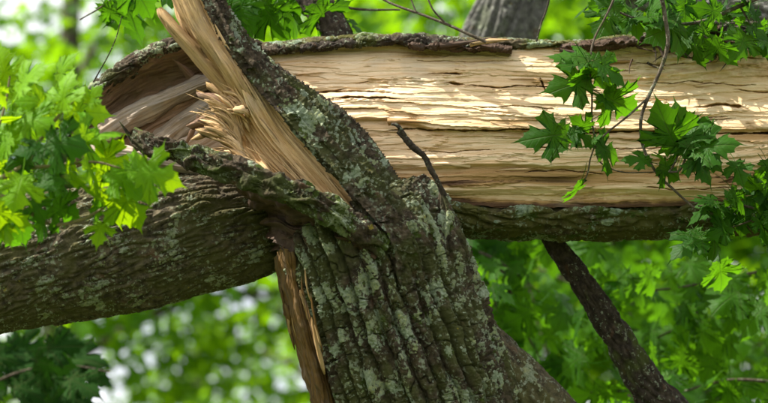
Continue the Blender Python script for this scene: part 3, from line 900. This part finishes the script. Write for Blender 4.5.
# ================================================================== LEAVES
KEYS = [(0, 0), (.09, -.06), (.30, -.14), (.27, -.03), (.50, -.06), (.40, .07), (.29, .15), (.50, .20), (.66, .19), (.62, .29), (.90, .42), (.66, .45), (.60, .58), (.46, .49), (.20, .38), (.24, .55), (.44, .72), (.26, .71), (.24, .84), (.13, .86), (0, 1.12)]
BOW = [.0, .10, .18, .18, .16, .10, .10, .14, .14, .14, .16, .16, .16, .14, .12, .12, .18, .14, .14, .14]
HALF = []
for _i in range(len(KEYS) - 1):
    _a, _b = np.array(KEYS[_i]), np.array(KEYS[_i + 1])
    _m = (_a + _b) / 2
    _t = _b - _a
    _n = np.array([-_t[1], _t[0]])
    _c = np.array([0, .27])
    _n = _n if _n @ (_c - _m) > 0 else -_n
    HALF += [tuple(_a), tuple(_m + _n * BOW[_i])]
HALF.append(KEYS[-1])
OUT = np.array(HALF + [(-x, y) for x, y in HALF[-2:0:-1]], float)
CEN = np.array([0, .27])
def leaf_mesh(seed):
    r = np.random.default_rng(seed)
    o = OUT.copy()
    o += r.normal(0, .010, o.shape)
    o[:, 0] *= r.uniform(.74, 1.0)
    o[:, 0] += r.uniform(-.10, .10) * o[:, 1] ** 2
    rings = [CEN + (o - CEN) * f for f in (.28, .55, .8, 1.0)]
    P2 = np.concatenate([[CEN]] + rings)
    n = len(o)
    x, y = P2[:, 0], P2[:, 1]
    rad = np.hypot(x, y)
    ang = np.arctan2(x, y)
    z = r.uniform(.05, .22) * np.abs(x) - r.uniform(.05, .32) * rad ** 2 - r.uniform(-.1, .3) * np.clip(y, 0, 2) ** 2 * .6
    z += .045 * np.cos(ang * 6.9) * rad + r.uniform(.03, .08) * np.sin(5 * x + r.uniform(0, 6)) * np.cos(4 * y + r.uniform(0, 6))
    V = np.stack([x, y, z], 1)
    F = []
    for j in range(n):
        k = (j + 1) % n
        F.append((0, 1 + j, 1 + k, 1 + k))
        for a in (0, 1, 2):
            F.append((1 + a * n + j, 1 + (a + 1) * n + j, 1 + (a + 1) * n + k, 1 + a * n + k))
    # petiole
    b = len(V)
    pv = []
    pl = r.uniform(.5, .8)
    for i in range(4):
        f = i / 3
        for a in range(3):
            t = a * 2.1
            w = .012
            pv.append((w * math.cos(t) + .08 * f * f, -pl * f + .02, w * math.sin(t) - .12 * f * f))
    V = np.concatenate([V, pv])
    for i in range(3):
        for a in range(3):
            c = b + i * 3 + a
            e = b + i * 3 + (a + 1) % 3
            F.append((c, e, e + 3, c + 3))
    tri, quad = [f[:3] for f in F if f[2] == f[3]], [f for f in F if f[2] != f[3]]
    me = bpy.data.meshes.new('maple_leaf')
    me.from_pydata(V.tolist(), [], tri + quad)
    me.polygons.foreach_set('use_smooth', np.ones(len(me.polygons), bool))
    l = me.uv_layers.new(name='UVMap')
    idx = np.zeros(len(me.loops), np.int32)
    me.loops.foreach_get('vertex_index', idx)
    uv = V[:, :2].copy()
    l.data.foreach_set('uv', uv[idx].astype(np.float32).ravel())
    return me
LEAVES = {}
def leaf_set(mat):
    if mat.name not in LEAVES:
        L = []
        for i in range(9):
            me = leaf_mesh(i + 1)
            me.materials.append(mat)
            L.append(me)
        LEAVES[mat.name] = L
    return LEAVES[mat.name]
def put_leaf(parent, base, axis, nrm, size, mat, r):
    o = bpy.data.objects.new('leaf', r.choice(leaf_set(mat)))
    COL.objects.link(o)
    y = Vector(axis).normalized()
    z = Vector(nrm)
    z = (z - y * z.dot(y)).normalized()
    x = y.cross(z)
    from mathutils import Matrix
    M = Matrix((x, y, z)).transposed().to_4x4()
    M.translation = Vector(base)
    M = M @ Matrix.Scale(size, 4)
    o.parent = parent
    M.translation = M.translation - parent.location
    o.matrix_local = M
    return o
def leaf_px(parent, b, t, d, mat, r, tilt=.45, fwd=0., size=.92):
    """leaf from its stalk end b to its tip t (photograph positions); leans by tilt"""
    dd = r.uniform(-26, 26)
    A, B = P(b[0], b[1], d), P(t[0], t[1], d + dd + fwd)
    n = -FWD * r.uniform(.5, 1) + UP * r.uniform(-.2, 1.2) * tilt * 2 + RIGHT * r.uniform(-1, 1) * tilt * 1.5
    return put_leaf(parent, A, B - A, n, np.linalg.norm(B - A) * size / 1.08, mat, r)
def twig(parent, pts, r0, r1, mat, name='twig'):
    W = [P(*p) for p in pts]
    return tube(name, W, list(np.linspace(r0, r1, len(W))), 10 * len(W), 8, mat, parent, disp=lambda S, T, q: (.12 * r0 * noise(q / (r0 * 3)), .4 + 0 * S))

# sunlit spray in the left foreground, nearer than the stump
r = random.Random(21)
spray = thing('leafy_branch', 'sunlit bright yellow green maple spray in the left foreground', 'branch', P(-60, 200, -250), 'leafy maple branches')
DL = -250
twig(spray, [(-70, 205, DL - 20), (-20, 186, DL), (20, 168, DL), (40, 140, DL), (62, 112, DL), (78, 96, DL)], .008, .003, M_GREENTWIG)
twig(spray, [(-20, 186, DL), (20, 206, DL), (50, 224, DL + 6), (80, 220, DL + 6), (104, 208, DL + 10)], .006, .003, M_GREENTWIG)
twig(spray, [(20, 168, DL), (52, 166, DL - 8), (92, 162, DL - 10), (120, 168, DL - 12)], .005, .002, M_GREENTWIG)
twig(spray, [(-20, 186, DL), (-10, 150, DL), (4, 110, DL + 6), (10, 76, DL + 8)], .005, .002, M_GREENTWIG)
for b, t, m in [((60, 118), (72, 66), 0), ((66, 112), (112, 112), 0), ((52, 126), (34, 84), 0), ((72, 134), (118, 140), 0), ((86, 140), (120, 122), 0), ((40, 140), (92, 150), 1), ((90, 152), (136, 176), 0),
                ((104, 164), (184, 180), 0), ((96, 166), (150, 196), 0), ((84, 160), (112, 196), 0), ((118, 186), (146, 228), 0), ((110, 190), (118, 232), 1), ((76, 176), (98, 214), 1), ((60, 180), (56, 216), 1),
                ((34, 172), (74, 190), 1), ((30, 160), (-8, 168), 1), ((22, 176), (12, 214), 0), ((10, 190), (26, 248), 1), ((0, 196), (-6, 244), 1), ((20, 140), (-14, 126), 0), ((28, 130), (2, 108), 0),
                ((12, 100), (-12, 76), 0), ((16, 92), (36, 56), 1), ((8, 84), (-2, 44), 1), ((44, 150), (14, 150), 1), ((58, 146), (44, 178), 1), ((100, 178), (164, 188), 1), ((70, 150), (66, 172), 0), ((50, 104), (18, 98), 0), ((2, 160), (-22, 190), 0),
                ((88, 104), (96, 84), 0), ((36, 210), (44, 244), 1), ((52, 206), (84, 222), 1), ((-10, 140), (-34, 150), 0), ((24, 116), (56, 132), 1), ((92, 186), (100, 200), 0), ((128, 172), (168, 170), 0), ((6, 216), (-14, 236), 1)]:
    _l = math.hypot(t[0] - b[0], t[1] - b[1])
    _f = min(1, 46 / _l)
    b = (t[0] - (t[0] - b[0]) * _f, t[1] - (t[1] - b[1]) * _f)
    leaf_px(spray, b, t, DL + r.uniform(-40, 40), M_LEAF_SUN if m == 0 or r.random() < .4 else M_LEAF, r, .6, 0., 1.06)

for i in range(14):
    x, y = r.uniform(-30, 104), r.uniform(70, 232)
    if x > 70 and y < 96 or x > 40 + (y - 60) * .9:
        continue
    a = r.gauss(.5, .9)
    L = r.uniform(24, 40)
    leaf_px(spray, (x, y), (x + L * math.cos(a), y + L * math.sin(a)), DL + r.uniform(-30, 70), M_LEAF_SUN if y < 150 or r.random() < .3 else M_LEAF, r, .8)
# green sprays hanging in front of the log on the right
DR = -30
r = random.Random(5)
hang = thing('leafy_branch', 'green maple twig with drooping leaves hanging in front of the pale log', 'branch', P(652, -30, DR), 'leafy maple branches')
twig(hang, [(700, -160, DR + 40), (660, -40, DR), (664, 10, DR), (668, 40, DR), (662, 66, DR), (648, 98, DR), (641, 120, DR), (643, 146, DR), (656, 172, DR), (674, 190, DR), (694, 208, DR)], .006, .0028, M_TWIG)
twig(hang, [(648, 98, DR), (628, 116, DR - 6), (608, 132, DR - 8), (596, 144, DR - 8), (590, 160, DR - 8)], .003, .0018, M_TWIG)
twig(hang, [(596, 146, DR - 8), (600, 162, DR - 8), (622, 172, DR - 6), (655, 172, DR - 4)], .002, .0016, M_TWIG)
twig(hang, [(590, 160, DR - 8), (588, 172, DR - 8), (584, 182, DR - 8)], .002, .0014, M_TWIG)
twig(hang, [(655, 170, DR), (668, 172, DR), (676, 160, DR - 4), (680, 146, DR - 6)], .003, .002, M_TWIG)
twig(hang, [(668, 172, DR), (680, 170, DR - 4), (688, 152, DR - 8), (694, 148, DR - 8)], .003, .002, M_TWIG)
twig(hang, [(596, 146, DR - 8), (592, 120, DR - 8), (592, 96, DR - 8), (590, 66, DR - 8), (594, 40, DR + 10), (610, 8, DR + 20), (640, -60, DR + 20)], .0022, .003, M_TWIG)
for b, t in [((588, 62), (540, 46)), ((594, 60), (636, 78)), ((590, 66), (612, 102)), ((588, 80), (544, 92)), ((586, 70), (572, 100)), ((604, 96), (646, 122)), ((596, 98), (630, 108)),
             ((566, 134), (512, 140)), ((580, 128), (548, 152)), ((572, 128), (604, 146)), ((596, 148), (628, 156)), ((590, 128), (566, 116)),
             ((580, 182), (562, 210)), ((592, 142), (602, 132)),
             ((676, 146), (652, 98)), ((686, 150), (672, 96)), ((688, 146), (712, 108)), ((694, 148), (744, 138)), ((696, 146), (728, 172)), ((690, 152), (716, 190)), ((682, 154), (700, 128)),
             ((650, 162), (616, 156)), ((660, 166), (684, 182)), ((664, 160), (652, 150))]:
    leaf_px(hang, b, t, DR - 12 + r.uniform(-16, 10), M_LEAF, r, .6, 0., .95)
r = random.Random(9)
corner = thing('leafy_branch', 'maple branch with leaves spilling over the log at the lower right edge', 'branch', P(860, 240, 0), 'leafy maple branches')
twig(corner, [(880, 250, 0), (820, 226, 0), (770, 212, 0), (730, 204, 0), (698, 206, 0)], .006, .002, M_TWIG)
twig(corner, [(770, 212, 0), (742, 224, 0), (716, 232, 0)], .003, .002, M_TWIG)
for b, t in [((716, 204), (686, 194)), ((712, 206), (680, 220)), ((720, 208), (706, 236)), ((736, 208), (728, 184)), ((740, 212), (764, 188)), ((744, 214), (736, 244)), ((758, 212), (790, 196)), ((756, 218), (776, 246)), ((730, 226), (700, 240)), ((780, 214), (766, 240)), ((770, 208), (750, 198)), ((724, 214), (752, 228)), ((790, 220), (800, 250))]:
    leaf_px(corner, b, t, r.uniform(-26, 8), M_LEAF, r, .7)
r = random.Random(14)
topr = thing('leafy_branch', 'maple branch of green leaves across the top right above the log', 'branch', P(900, -60, 30), 'leafy maple branches')
DT = 10
twig(topr, [(900, -60, DT + 30), (800, -20, DT + 10), (740, 6, DT), (700, 22, DT), (660, 24, DT), (628, 16, DT), (600, 2, DT)], .007, .0025, M_TWIG)
twig(topr, [(700, 22, DT), (704, 36, DT - 8), (722, 46, DT - 8)], .003, .002, M_TWIG)
twig(topr, [(740, 6, DT), (752, 30, DT), (748, 50, DT)], .003, .002, M_TWIG)
for b, t in [((676, 22), (626, 6)), ((680, 26), (640, 36)), ((690, 26), (672, 58)), ((700, 26), (722, 52)), ((712, 40), (734, 78)), ((704, 30), (684, 44)), ((726, 20), (716, -4)), ((732, 14), (766, 6)), ((744, 24), (776, 36)), ((746, 34), (736, 62)),
             ((640, 18), (612, 26)), ((620, 10), (590, -6)), ((650, 18), (660, -10)), ((690, 18), (700, -14)), ((756, 20), (752, -6)), ((760, 40), (786, 52)), ((610, 4), (580, 12)), ((720, 12), (690, 6)), ((668, 26), (662, 50))]:
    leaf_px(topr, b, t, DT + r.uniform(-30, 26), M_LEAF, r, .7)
r = random.Random(77)
for i in range(34):
    x, y = r.uniform(600, 775), r.uniform(-14, 40)
    if x < 660 and y > 20:
        continue
    a = r.gauss(1.3, .8)
    L = r.uniform(26, 40)
    leaf_px(topr, (x, y), (x + L * math.cos(a), y + L * math.sin(a)), DT + r.uniform(-10, 70), M_LEAF, r, .9)
for i in range(26):
    x, y = r.uniform(690, 790), r.uniform(150, 236)
    if x < 730 and y < 196:
        continue
    a = r.gauss(1.4, .9)
    L = r.uniform(24, 40)
    leaf_px(corner, (x, y), (x + L * math.cos(a), y + L * math.sin(a)), r.uniform(-40, 24), M_LEAF, r, .9)
r = random.Random(31)
topc = thing('leafy_branch', 'shaded maple leaves behind the tip of the tall bark splinter', 'branch', P(240, -120, 190), 'leafy maple branches')
DC = 200
twig(topc, [(180, -140, DC), (240, -60, DC), (300, -10, DC), (350, 8, DC), (400, 10, DC)], .007, .003, M_TWIG)
twig(topc, [(240, -60, DC), (220, -20, DC), (224, 14, DC)], .004, .002, M_TWIG)
twig(topc, [(240, -60, DC), (130, -30, DC), (110, 0, DC), (80, 20, DC)], .004, .002, M_TWIG)
for b, t in [((236, -6), (250, 44)), ((262, -8), (288, 38)), ((280, 0), (312, 40)), ((250, -14), (222, 30)), ((300, 2), (268, 20)), ((226, 8), (244, 30)), ((316, 4), (342, 46)), ((284, -12), (304, 16)), ((130, -20), (160, 26)), ((140, -10), (112, 30)), ((120, 0), (152, 46)), ((150, -18), (190, 6)), ((262, 6), (290, 46)), ((244, 4), (226, 50)), ((330, 10), (352, 40)), ((200, -20), (226, 8)), ((345, 20), (376, 36)), ((104, 4), (132, 44))]:
    leaf_px(topc, b, t, DC + r.uniform(-60, 60), M_LEAF, r, .8)

# shaded spray at the lower left
r = random.Random(41)
low = thing('leafy_branch', 'dark shaded maple leaves in the lower left corner', 'branch', P(-80, 420, 620), 'leafy maple branches')
twig(low, [(-120, 440, 620), (-40, 400, 620), (20, 372, 620), (70, 366, 620), (110, 372, 620)], .007, .003, M_TWIG)
for i in range(44):
    x = r.uniform(-30, 90)
    y = r.uniform(338, 430) + x * .12
    a = r.uniform(-.6, 1.4)
    L = r.uniform(30, 46)
    leaf_px(low, (x - L * .4, y - 6), (x + L * math.cos(a) * .7, y + L * math.sin(a) * .5), 620 + r.uniform(-80, 160), M_LEAF_SHADED, r, .9)

# leaves beyond the log at the lower right: several separate branches
def back_branch(label, root, paths, n, mat, seed, size=(44, 60), spread=30, dsp=90):
    r = random.Random(seed)
    th = thing('leafy_branch', label, 'branch', P(*root), 'leafy maple branches')
    for p in paths:
        twig(th, p, .008, .002, M_TWIG)
    for i in range(n):
        p = r.choice(paths)
        c = cr(np.array(p, float), [r.uniform(.1, 1)])[0]
        x, y, d = c[0] + r.gauss(0, spread), c[1] + r.gauss(0, spread * .8), c[2] + r.gauss(0, dsp)
        L = r.uniform(*size)
        a = r.gauss(math.pi / 2 + .25, .75)
        leaf_px(th, (x, y), (x + L * math.cos(a), y + L * math.sin(a) * .85), d, mat, r, .95)
    return th
def deeper(pp, k):
    return [[(x, y, d + k) for x, y, d in p] for p in pp]
back_branch('leafy branch below the log between the stump and the dark hanging branch', (430, 240, 600), deeper([[(420, 190, 420), (460, 240, 400), (500, 262, 380), (540, 292, 380)], [(460, 240, 400), (490, 290, 420), (505, 340, 430)], [(500, 262, 380), (520, 320, 400), (548, 372, 420)]], 220), 60, M_LEAF_MID, 51, (34, 50))
back_branch('leafy branch beyond the dark hanging branch at the lower right', (820, 260, 540), deeper([[(860, 230, 360), (790, 262, 340), (720, 280, 330), (650, 290, 340), (610, 280, 350)], [(720, 280, 330), (690, 320, 340), (640, 345, 360)], [(790, 262, 340), (770, 310, 340), (730, 345, 350)]], 200), 65, M_LEAF_MID, 52, (34, 50))
back_branch('lowest leafy branch in the bottom right corner', (820, 400, 500), deeper([[(880, 380, 320), (800, 384, 300), (730, 380, 300), (660, 396, 320), (590, 392, 340)], [(800, 384, 300), (760, 420, 300), (700, 424, 320)], [(660, 396, 320), (620, 430, 330), (560, 430, 350)]], 180), 60, M_LEAF_MID, 53, (34, 50))
back_branch('distant leafy branch filling in behind the lower right leaves', (640, 200, 1300), deeper([[(420, 210, 900), (520, 260, 860), (620, 300, 850), (740, 320, 880), (860, 330, 900)], [(520, 260, 860), (540, 330, 860), (560, 400, 880)], [(620, 300, 850), (660, 360, 850), (720, 400, 860)], [(740, 320, 880), (790, 380, 880)]], 450), 150, M_LEAF_MID, 54, (32, 48), 48, 220)

# bare twigs above the log
dead = thing('bare_twig', 'thin bare dead twig rising off the top of the log', 'twig', P(486, 40, 60))
twig(dead, [(486, 42, 60), (468, 34, 62), (446, 24, 70), (420, 14, 80), (388, 2, 92), (360, -16, 100)], .0045, .003, M_TWIG)
twig(dead, [(446, 24, 70), (432, 8, 70), (424, -14, 76)], .003, .002, M_TWIG)
twig(dead, [(416, 12, 80), (410, -4, 84), (408, -20, 84)], .002, .0015, M_TWIG)
thin = thing('bare_twig', 'thin dark twig standing at the left end of the log', 'twig', P(96, 84, 70))
twig(thin, [(88, 92, 72), (98, 74, 68), (108, 56, 66), (116, 38, 66), (122, 16, 68)], .0022, .0012, M_DARKBARK)
side = thing('bare_twig', 'slender bare twig hanging above the log behind the top right leaves', 'twig', P(520, 30, 120))
twig(side, [(556, -40, 120), (548, 4, 110), (541, 24, 108), (536, 44, 106)], .003, .002, M_DARKBARK)
stub = thing('broken_branch', 'short dark broken branch leaning on the log behind the splinter', 'branch', P(336, 44, 150))
tube('bark', [P(268, -120, 210), P(294, -40, 190), P(316, 2, 170), P(330, 22, 160), P(342, 42, 150)], [.05, .046, .042, .04, .034], 160, 50, M_DARKBARK, stub, disp=lambda S, T, q: bark(q, amp=.008, scale=.02, aniso=.3, seed=91.))

gl = thing('broken_branch', 'grey limb lying behind the top right leaves above the log', 'branch', P(900, 40, 260))
tube('bark', [P(560, -30, 330), P(640, -8, 300), (P(720, 6, 280)), P(800, 20, 270), P(930, 40, 260), P(1100, 60, 250)], [.045, .05, .055, .06, .06, .06], 200, 60, M_GREYBARK, gl, disp=lambda S, T, q: bark(q, amp=.012, scale=.025, aniso=.3, seed=95.))
# ================================================================== TREES BEHIND
LV = np.array([(0, .3), (0, 0), (.42, -.04), (.36, .16), (.8, .45), (.25, .45), (.3, .7), (0, 1.08), (-.3, .7), (-.25, .45), (-.8, .45), (-.36, .16), (-.42, -.04)])
LVT = np.array([(0, i, i + 1 if i < 12 else 1) for i in range(1, 13)])
def leaf_cloud(name, centres, normals_, sizes, parent, mat):
    n = len(centres)
    z = rng.normal(size=(n, 3)) * .75 + normals_
    z /= np.linalg.norm(z, axis=1)[:, None]
    y = rng.normal(size=(n, 3)) + np.array([0, 0, -.5])
    y -= z * (y * z).sum(1)[:, None]
    y /= np.linalg.norm(y, axis=1)[:, None]
    x = np.cross(y, z)
    lz = .25 * np.abs(LV[:, 0]) - .2 * LV[:, 1] ** 2
    V = centres[:, None] + sizes[:, None, None] * (x[:, None] * LV[None, :, :1] + y[:, None] * (LV[None, :, 1:] - .4) + z[:, None] * lz[None, :, None])
    F = (np.arange(n)[:, None, None] * len(LV) + LVT[None]).reshape(-1, 3)
    h = np.repeat(rng.random(n), len(LV))
    me = mesh_np(name, V.reshape(-1, 3), F, {'h': h}, None, smooth=False)
    return link(name, me, parent, mat, kind='stuff')
def tree(label, x, y, height, crad, cz, nclump, per, leaf=.14, trunk_r=.18, seed=0, bark_m=None, lean=(0, 0), clump_r=.45, squash=.8, trunk_pts=None, rads=None, hi=False):
    g = np.random.default_rng(seed)
    th = thing('maple_tree', label, 'tree', (x, y, 0), 'maples around the stump')
    top = np.array([x + lean[0], y + lean[1], height * .9])
    if trunk_pts is None:
        trunk_pts = [np.array([x, y, -.15]), np.array([x, y, height * .3]) + np.array([lean[0], lean[1], 0]) * .25 + g.normal(0, .08, 3) * [1, 1, 0], np.array([x, y, height * .6]) + np.array([lean[0], lean[1], 0]) * .6, top]
        rads = [trunk_r * 1.25, trunk_r * .9, trunk_r * .55, trunk_r * .12]
    tube('trunk', trunk_pts, rads, 500 if hi else 60, 260 if hi else 24, bark_m or M_GREYBARK, th, disp=(lambda S, T, q: bark(q, amp=.02, scale=.04, aniso=.2, seed=float(seed))) if hi else None)
    c0 = np.array([x + lean[0] * .6, y + lean[1] * .6, cz])
    C = g.normal(size=(nclump, 3))
    C /= np.linalg.norm(C, axis=1)[:, None]
    C = c0 + C * (g.random(nclump)[:, None] ** .42) * np.array([crad, crad, crad * squash])
    W = cr(np.array(trunk_pts, float), np.linspace(.35, .95, 30))
    for k in range(0, nclump, max(1, nclump // 14)):
        i = np.argmin(np.linalg.norm(W - C[k] + np.array([0, 0, 1.0]), axis=1))
        m = (W[i] + C[k]) / 2 + np.array([0, 0, .25])
        tube('limb', [W[i], m, C[k]], [trunk_r * .32, trunk_r * .2, .012], 16, 8, bark_m or M_GREYBARK, th)
    cen = np.repeat(C, per, 0) + g.normal(size=(nclump * per, 3)) * clump_r * np.array([1, 1, .65])
    nr = np.tile(np.array([0, -.15, .9]), (len(cen), 1))
    leaf_cloud('crown', cen, nr, g.uniform(leaf * .7, leaf * 1.15, len(cen)), th, M_LEAF_FAR)
    return th
# the grey stem just behind the log
gy = [P(378, 520, 760), P(402, 330, 700), P(440, 190, 660), P(478, 90, 640), P(506, 20, 620), P(540, -70, 620), P(600, -260, 640), P(640, -520, 700)]
gb = gy[0]
tree('grey barked maple whose trunk rises just behind the log', gb[0] - .15, gb[1], 8.5, 1.7, 7.0, 60, 70, .12, .2, 71, M_GREYBARK, (1., .2), .4, .7, [np.array([gb[0] - .25, gb[1] + .05, -.15]), np.array([gb[0] - .15, gb[1], .9])] + gy, [.20, .155, .135, .125, .12, .115, .108, .095, .06, .02], True)
def at(px, py, dist):      # world point seen at this photograph position, dist metres from the camera
    return P(px, py, (dist - D) / K)
for lab, px, dist, h, cr_, cz, nc, per, ls, cl in [
    ('maple filling the left background beyond the limb', 60, 19, 12, 3.4, 6.1, 60, 75, .14, .33),
    ('maple in the centre background behind the splinter', 330, 23, 14.5, 4.0, 8.2, 86, 75, .145, .34),
    ('maple in the right background beyond the log', 620, 18, 13, 3.3, 6.9, 130, 70, .15, .42),
    ('maple at the far right edge of the background', 900, 21, 12, 3.6, 6.4, 100, 70, .16, .46),
    ('maple at the far left edge of the background', -230, 22, 12, 3.6, 6.6, 80, 70, .16, .46),
    ('distant maple seen in the gap left of the stump', 200, 36, 13, 5.0, 8.2, 26, 75, .2, .55),
    ('distant maple seen between the right hand trees', 520, 38, 18, 5.2, 12.0, 60, 75, .2, .55)]:
    p = at(px, 300, dist)
    tree(lab, p[0], p[1], h, cr_, cz, nc, per, ls, .2, int(px + 400), M_DARKBARK, clump_r=cl)
